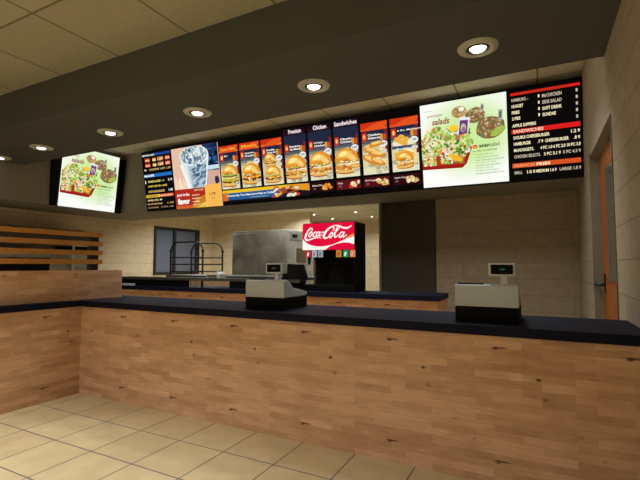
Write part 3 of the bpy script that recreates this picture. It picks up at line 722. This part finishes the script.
# ------------------------------------------------------------------ soda dispenser
e = empty('soda_dispenser', (-3.25, 6.85, 1.151), 'black soda dispenser with glowing red and white sign on the rear counter', 'drink dispenser')
X0, X1 = -3.756-e.location.x, -2.748-e.location.x; Y0 = 6.62-e.location.y; Y1 = 7.13-e.location.y; Z0 = -1.151
bm = BM(); box(bm, X0, X1, Y0, Y1, 1.86+Z0, 2.345+Z0, bev=.004); link('sign_box', bm, M['black'], e)
bm = BM(); box(bm, X0+.185, X1, Y0+.16, Y1, .10, 1.86+Z0); box(bm, X1-.02, X1, Y0, Y0+.16, .1, 1.86+Z0); link('body', bm, M['black'], e)
bm = BM(); box(bm, X0+.12, X0+.18, Y0+.2, Y0+.28, .10, 1.86+Z0); link('side_pillar', bm, M['trim'], e)
bm = BM(); box(bm, X0+.03, X1, Y0-.02, Y1, 0, .10, bev=.004); box(bm, X0+.05, X1-.04, Y0-.015, Y0+.16, .10, .112); link('drip_tray', bm, M['black'], e)
c = Canvas(1.0, .47, .004); RED = (226, 14, 58); c.base(RED)
def U(x, y): return ((x-28)/572*1.0, (345-y)/290*.47)
c.poly([(0, .0), (0, .20)]+[U(*p) for p in ((50, 245), (80, 270), (120, 290), (170, 302), (230, 308), (290, 306), (270, 325), (255, 345))], (255, 246, 240))
c.poly([U(*p) for p in ((225, 308), (300, 303), (370, 288), (450, 258), (520, 228), (600, 205), (600, 290), (540, 272), (480, 270), (400, 285), (330, 312), (285, 345), (240, 345))], (255, 246, 240))
c.poly([U(*p) for p in ((520, 214), (560, 196), (600, 180), (600, 196), (560, 208), (520, 224))], (244, 176, 40))
Wc = (255, 244, 240)
def ST(pts, ws): c.stroke([U(*p) for p in pts], [w*.0022 for w in ws], Wc, sub=8)
ST([(122, 150), (138, 128), (136, 108), (112, 110), (84, 145), (64, 190), (62, 220), (84, 236), (125, 226), (170, 214), (215, 212), (244, 218)], [6, 10, 10, 10, 16, 18, 18, 15, 11, 8, 6, 3])
ST([(120, 148), (104, 172), (100, 192), (114, 198), (132, 178), (138, 156), (124, 146), (118, 152)], [8, 11, 11, 10, 10, 9, 8, 6])
ST([(186, 158), (182, 146), (164, 154), (150, 180), (154, 198), (172, 196), (188, 184)], [9, 9, 9, 11, 11, 8, 5])
ST([(222, 152), (204, 150), (190, 172), (190, 194), (204, 194), (218, 172), (230, 148)], [8, 9, 11, 11, 9, 7, 6]); ST([(232, 146), (220, 176), (220, 194), (234, 190), (250, 172)], [10, 11, 10, 7, 4])
ST([(246, 156), (268, 150)], [10, 9])
ST([(372, 142), (384, 118), (376, 100), (350, 102), (312, 128), (282, 166), (270, 198), (282, 218), (310, 214), (336, 196)], [7, 10, 11, 12, 16, 19, 19, 17, 10, 5])
ST([(356, 162), (338, 182), (330, 206), (344, 214), (364, 192), (370, 166), (356, 158)], [9, 12, 12, 11, 11, 9, 8])
ST([(372, 172), (392, 166), (420, 140), (444, 108), (440, 92), (424, 100), (406, 140), (390, 186), (394, 210), (414, 204), (430, 186)], [5, 6, 8, 9, 9, 10, 14, 14, 13, 8, 5])
ST([(486, 162), (466, 160), (446, 184), (442, 208), (458, 214), (478, 190), (496, 160)], [8, 10, 13, 13, 10, 8, 7]); ST([(498, 156), (482, 190), (484, 210), (504, 204), (524, 184)], [11, 13, 12, 8, 4])
ST([(352, 98), (392, 86), (440, 92), (480, 112), (520, 118), (552, 108), (574, 92)], [4, 8, 10, 14, 15, 10, 4])
for k in range(26): c.ell(random.uniform(.03, .97), random.uniform(.03, .45), .006, .006, (240, 120, 140), n=6)
c.build('lit_sign', frame_mat((X0+.004, Y0-.001, 1.868+Z0), (1, 0, 0), (0, 0, 1)), parent=e)
cols = [((196, 40, 40), (236, 220, 214)), ((150, 176, 186), (200, 80, 90)), ((150, 158, 160), (96, 106, 112)), ((206, 122, 52), (150, 90, 40)), ((40, 140, 96), (226, 240, 226)), ((226, 124, 66), (190, 170, 190))]
vx = [.09, .21, .33, .68, .81, .935]
for k in range(6):
    x = X0+vx[k]
    bm = BM(); prism(bm, [(Y0-.03, .60), (Y0+.16, .60), (Y0+.16, .70), (Y0-.03, .70)], 'x', x, x+.10)
    box(bm, x+.028, x+.058, Y0+.01, Y0+.05, .545, .60)
    if k == 0: prism(bm, [(x+.01, .60), (x+.075, .60), (x+.055, .53), (x+.045, .46), (x+.03, .46), (x+.02, .54)], 'y', Y0, Y0+.05)
    v = link('valve', bm, M['black'], e)
    c = Canvas(.1, .12, .002); c.base(cols[k][0]); c.poly([(.02, .02), (.05, .02), (.065, .085), (.03, .085)], cols[k][1]); c.ell(.05, .06, .014, .02, cols[k][1], n=8)
    c.build('flavour_card', frame_mat((x+.0, Y0-.033, .588), (1, 0, 0), (0, 0, 1)), parent=v)

# ------------------------------------------------------------------ steel cabinet in the kitchen
e = empty('steel_cabinet', (-6.6, 9.98, 0), 'tall two-door stainless steel cabinet against the kitchen back area left of the soda dispenser', 'cabinet')
bm = BM(); box(bm, -.89, .9, -.66, .68, .1, 2.52, bev=.01)
for sx_ in (-.85, .78):
    for sy_ in (-.6, .56): box(bm, sx_, sx_+.07, sy_, sy_+.07, 0, .1)
link('body', bm, M['steel'], e)
for x0, x1, z1 in ((-.885, -.02, 2.45), (-.005, .885, 2.515)):
    dr = link('door', one(x0, x1, -.70, -.662, .14, z1, bev=.008), M['steel'], e)
    hx = x1-.06 if x0 < -.5 else x0+.04
    bm = BM(); tube(bm, [(hx, -.70, 1.0), (hx, -.74, 1.0), (hx, -.74, 1.35), (hx, -.70, 1.35)], .012); link('handle', bm, M['trim'], dr)
link('control_panel', one(.901, .915, -.6, .55, 2.26, 2.46, bev=.004), M['trim'], e)
link('dial', one(.916, .925, -.5, -.25, 2.33, 2.41), M['black'], e)
link('vent_plate', one(.901, .918, -.25, .25, 1.7, 2.05, bev=.004), plain('brown_vent', rgb(86, 70, 48), .5), e)

# ------------------------------------------------------------------ rack with arched ends
e = empty('rolling_rack', (-9.49, 10.0, 0), 'tubular rolling rack with two round-topped end frames behind the rear counter', 'rack')
def arch(y):
    bm = BM(); pts = [(-.65, y, .12)]; r = .3; zt = 2.30
    for k in range(9):
        t = PI-PI/2*k/8; pts.append((-.65+r+r*math.cos(t), y, zt-r+r*math.sin(t)))
    for k in range(9):
        t = PI/2-PI/2*k/8; pts.append((.65-r+r*math.cos(t), y, zt-r+r*math.sin(t)))
    pts.append((.65, y, .12)); tube(bm, pts, .027)
    for x in (-.65, .65):
        lathe(bm, [(.0, -.035), (.042, -.035), (.042, .035), (.0, .035)], (x, y, 2.03), 10)
    return bm
for y in (-.4, .48):
    a = link('end_frame', arch(y), M['tube'], e)
    for z in (1.83, 1.62, 1.40):
        bm = BM(); tube(bm, [(-.65, y, z), (.65, y, z)], .02); link('crossbar', bm, M['tube'], a)
for x in (-.65, .65):
    for z in (1.2, .5):
        bm = BM(); tube(bm, [(x, -.4, z), (x, .48, z)], .016); link('side_rail', bm, M['tube'], e)
for x in (-.65, .65):
    for y in (-.4, .48):
        bm = BM(); lathe(bm, [(0, 0), (.03, 0), (.045, .03), (.045, .08), (.02, .12), (0, .12)], (x, y, 0), 12); link('caster', bm, M['black'], e)

# ------------------------------------------------------------------ dark pass-through shelf on the rear counter
e = empty('holding_shelf', (-6.1, 6.7, 1.151), 'long low dark steel holding shelf with a small opening, standing on the rear counter', 'shelf')
link('top', one(-2.3, 2.35, -.2, .06, .135, .19, bev=.004), M['darksteel'], e)
for x in (-2.29, 2.30): link('side_panel', one(x, x+.04, -.149, .05, 0, .134), M['black'], e)
link('side_panel', one(-2.3, -.27, -.18, -.15, 0, .134), M['black'], e)
link('side_panel', one(.78, 2.34, -.18, -.15, 0, .134), M['black'], e)
link('divider', one(.06, .09, -.18, -.15, 0, .134), M['black'], e)
e = empty('prep_table', (-6.2, 8.2, 0), 'wide dark steel prep table between the rear counter and the steel cabinet', 'table')
link('table_top', one(-2.2, 2.3, -.4, .95, 1.29, 1.345, bev=.005), M['darksteel'], e)
for x in (-2.1, 2.15):
    for y in (-.35, .8): link('leg', one(x, x+.06, y, y+.06, 0, 1.289), M['tube'], e)
o = tag(link('tray', one(-8.30, -7.9, 6.37, 6.48, 1.151, 1.195, bev=.005), M['gray']), 'small pale tray at the left end of the rear counter', 'tray')
# slanted black appliance behind the left register
bm = BM(); prism(bm, [(-4.12, 1.342), (-3.70, 1.342), (-3.79, 1.61), (-4.1, 1.625)], 'y', 6.52, 6.75)
o = tag(link('black_appliance', bm, M['black']), 'black sloping appliance on the holding shelf, partly hidden by the left register', 'appliance')
e = empty('countertop_scale', (-5.75, 6.64, 1.342), 'small white and black scale on the holding shelf left of the steel cabinet', 'scale')
bm = BM(); prism(bm, [(-.16, 0), (.16, 0), (.16, .08), (.08, .13), (-.16, .03)], 'y', -.1, .1, bev=.005); link('body', bm, M['white'], e)
link('plate', one(-.14, .10, -.12, -.101, .035, .06), M['black'], e)
# low wood cupboard seen through the opening
o = tag(link('wood_cupboard', one(-7.05, -5.75, 7.3, 7.7, 0, 1.285, bev=.006), M['wood_rear']), 'low wood cupboard behind the rear counter, seen through the shelf opening', 'cupboard')

# ------------------------------------------------------------------ walk-in cooler
e = empty('walk_in_cooler', (-2.45, 8.9, 0), 'tall dark brown walk-in cooler front between soda dispenser and back wall', 'cooler')
link('body', one(-.61, .605, -.10, 3.4, .0, 3.39), M['freezer'], e)
link('door', one(-.545, .585, -.13, -.101, .05, 2.93, bev=.006), M['freezer'], e)
f_ = link('door_jamb', one(-.612, -.56, -.145, -.101, 0, 2.93), M['trim'], e)
for z in (.5, 2.6, 1.95): link('hinge', one(-.60, -.53, -.165, -.146, z, z+.09, bev=.004), M['trim'], f_)

# ------------------------------------------------------------------ cooking station behind the slats (left wall)
e = empty('cooking_station', (-10.4, 6.0, 0), 'steel cooking station with dark hood behind the slatted screen at far left', 'cooking station')
link('body', one(-.6, .3, -3.0, .42, 0, 1.86, bev=.01), M['steel'], e)
link('oven_opening', one(.301, .32, -3.0, -.1, 1.42, 1.76), M['black'], e)
bm = BM(); prism(bm, [(-.6, 2.18), (.1, 2.18), (.1, 2.3), (-.1, 2.48), (-.6, 2.48)], 'y', -1.2, 1.0); link('hood', bm, M['darksteel'], e)
link('back_panel', one(-.62, -.601, -3.0, 1.1, 0, 2.17), M['steel'], e)
link('shelf', one(-.6, .2, .55, 1.05, 1.96, 2.06), M['black'], e)
link('door_panel', one(-.6, .18, .45, 1.1, 0, 1.9, bev=.01), M['steel'], e)
bm = BM(); tube(bm, [(.34, .44, 0), (.34, .44, 2.16)], .03); link('pipe', bm, M['white'], e)

# ------------------------------------------------------------------ downlights
def downlight(loc, r, label, group, glow):
    e = empty('recessed_downlight', loc, label, 'ceiling light', group)
    bm = BM(); lathe(bm, [(r*.56, .0), (r*.56, -.012), (r*.7, -.03), (r*.96, -.014), (r, -.001)], (0, 0, 0), 36); link('trim_ring', bm, M['ring'], e)
    bm = BM(); lathe(bm, [(r*.555, -.001), (r*.555, -.012), (r*.46, -.024), (r*.40, -.006)], (0, 0, 0), 28); link('baffle', bm, M['darksteel'], e)
    bm = BM(); lathe(bm, [(r*.40, -.006), (r*.34, -.026), (r*.2, -.034), (0, -.036)], (0, 0, 0), 24); link('bulb', bm, glow, e)
    return e
LAMPS = ((-.465, 4.23), (-2.285, 4.28), (-4.12, 4.32), (-5.98, 4.36), (-7.85, 4.37), (-9.32, 4.42))
ord_ = ['nearest the right wall', 'second from the right wall', 'third from the right wall', 'fourth from the right wall, above the lone salad poster', 'fifth from the right wall, above the left header', 'sixth and leftmost, cut by the picture edge']
d0 = None
for i, (x, y) in enumerate(LAMPS):
    lab = 'round downlight in the dark soffit, '+ord_[i]
    if d0 is None: d0 = dd = downlight((x, y, 3.70), .19, lab, 'soffit downlights', M['lamp'])
    else: dd = copy_tree(d0); dd.location = (x, y, 3.70); dd['label'] = lab
k0 = None
for (x, y), lab in (((-6.97, 13.1), 'front left'), ((-5.39, 13.1), 'front right'), ((-6.97, 14.6), 'rear left'), ((-5.37, 14.6), 'rear right')):
    lab = 'small round kitchen downlight seen above the soda dispenser, '+lab+' of four'
    if k0 is None: k0 = downlight((x, y, 3.40), .13, lab, 'kitchen downlights', M['lampdim'])
    else: kk = copy_tree(k0); kk.location = (x, y, 3.40); kk['label'] = lab

def light(kind, name, loc, energy, col=(.93, .985, 1), rot=(0, 0, 0), **kw):
    l = bpy.data.lights.new(name, kind); l.energy = energy; l.color = col
    for k, v in kw.items(): setattr(l, k, v)
    o = bpy.data.objects.new(name, l); COL.objects.link(o); o.location = loc; o.rotation_euler = rot; return o
for x, y in LAMPS:
    light('SPOT', 'downlight_beam', (x, y, 3.64), 44 if x > -9 else 14, spot_size=math.radians(64), spot_blend=.8, shadow_soft_size=.06)
for x, y in ((-6.97, 13.1), (-5.39, 13.1), (-6.97, 14.6), (-5.37, 14.6)):
    light('SPOT', 'kitchen_beam', (x, y, 3.34), 60, spot_size=math.radians(150), spot_blend=.6, shadow_soft_size=.06)
# unseen kitchen ceiling lamps; the two nearest the header added to brighten its underside
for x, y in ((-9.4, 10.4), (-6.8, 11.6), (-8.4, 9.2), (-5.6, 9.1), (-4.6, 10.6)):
    light('AREA', 'unseen_kitchen_light', (x, y, 3.38), 46, shape='SQUARE', size=.6, spread=math.radians(150))
def panel(x, y, z, energy, label, group, spread=180):
    e = empty('ceiling_light_panel', (x, y, z), label, 'ceiling light', group)
    link('frame', one(-.31, .31, -.31, .31, -.02, -.001), M['ring'], e)
    link('diffuser', one(-.28, .28, -.28, .28, -.026, -.0205), M['lamp'], e)
    light('AREA', 'panel_light', (x, y, z-.035), energy, shape='SQUARE', size=.56, spread=math.radians(spread))
for x in (-7.6, -4.4, -1.4):
    for y in (-2.6, -.6): panel(x, y, CZ, 86, 'square ceiling light panel in the lobby ceiling', 'lobby ceiling light panels', 105)
for x in (-6.0, -3.4, -.9):  # added panels, unseen behind the soffit, to brighten back ceiling and header
    panel(x, 5.45, 4.46, 34, 'added unseen square light panel between soffit and menu boards, brightening the header area', 'added kitchen front light panels', 110)
for x, y in ((-3.1, 2.1), (-4.7, 1.9), (-6.3, 2.1)):
    dd = copy_tree(d0); dd.location = (x, y, CZ); dd['group'] = 'lobby downlights'; dd['label'] = 'round downlight set in the pale tiled lobby ceiling'
    light('SPOT', 'lobby_beam', (x, y, CZ-.06), 150, spot_size=math.radians(46), spot_blend=1., shadow_soft_size=.08)

w = bpy.data.worlds.new('World'); S.world = w; w.use_nodes = True
w.node_tree.nodes['Background'].inputs[0].default_value = (.9, .85, .75, 1); w.node_tree.nodes['Background'].inputs[1].default_value = .05

# ------------------------------------------------------------------ camera
yaw, pit, rol, F = .474793, .0594502, .001441, 424.193
fw = Vector((-math.sin(yaw)*math.cos(pit), math.cos(yaw)*math.cos(pit), math.sin(pit)))
rt = Vector((math.cos(yaw), math.sin(yaw), 0)); up = rt.cross(fw)
r2 = rt*math.cos(rol)+up*math.sin(rol); u2 = -rt*math.sin(rol)+up*math.cos(rol)
cam = bpy.data.cameras.new('camera'); co = bpy.data.objects.new('camera', cam); COL.objects.link(co)
mw = Matrix((r2, u2, -fw)).transposed().to_4x4(); mw.translation = (0, 0, 1.6); co.matrix_world = mw
cam.sensor_width = 36; cam.sensor_fit = 'HORIZONTAL'; cam.lens = F*36/640; cam.clip_start = .05; cam.clip_end = 100
S.camera = co
S.view_settings.view_transform = 'Standard'; S.view_settings.look = 'None'; S.view_settings.gamma = 1
S.view_settings.use_curve_mapping = False; S.view_settings.exposure = 0.
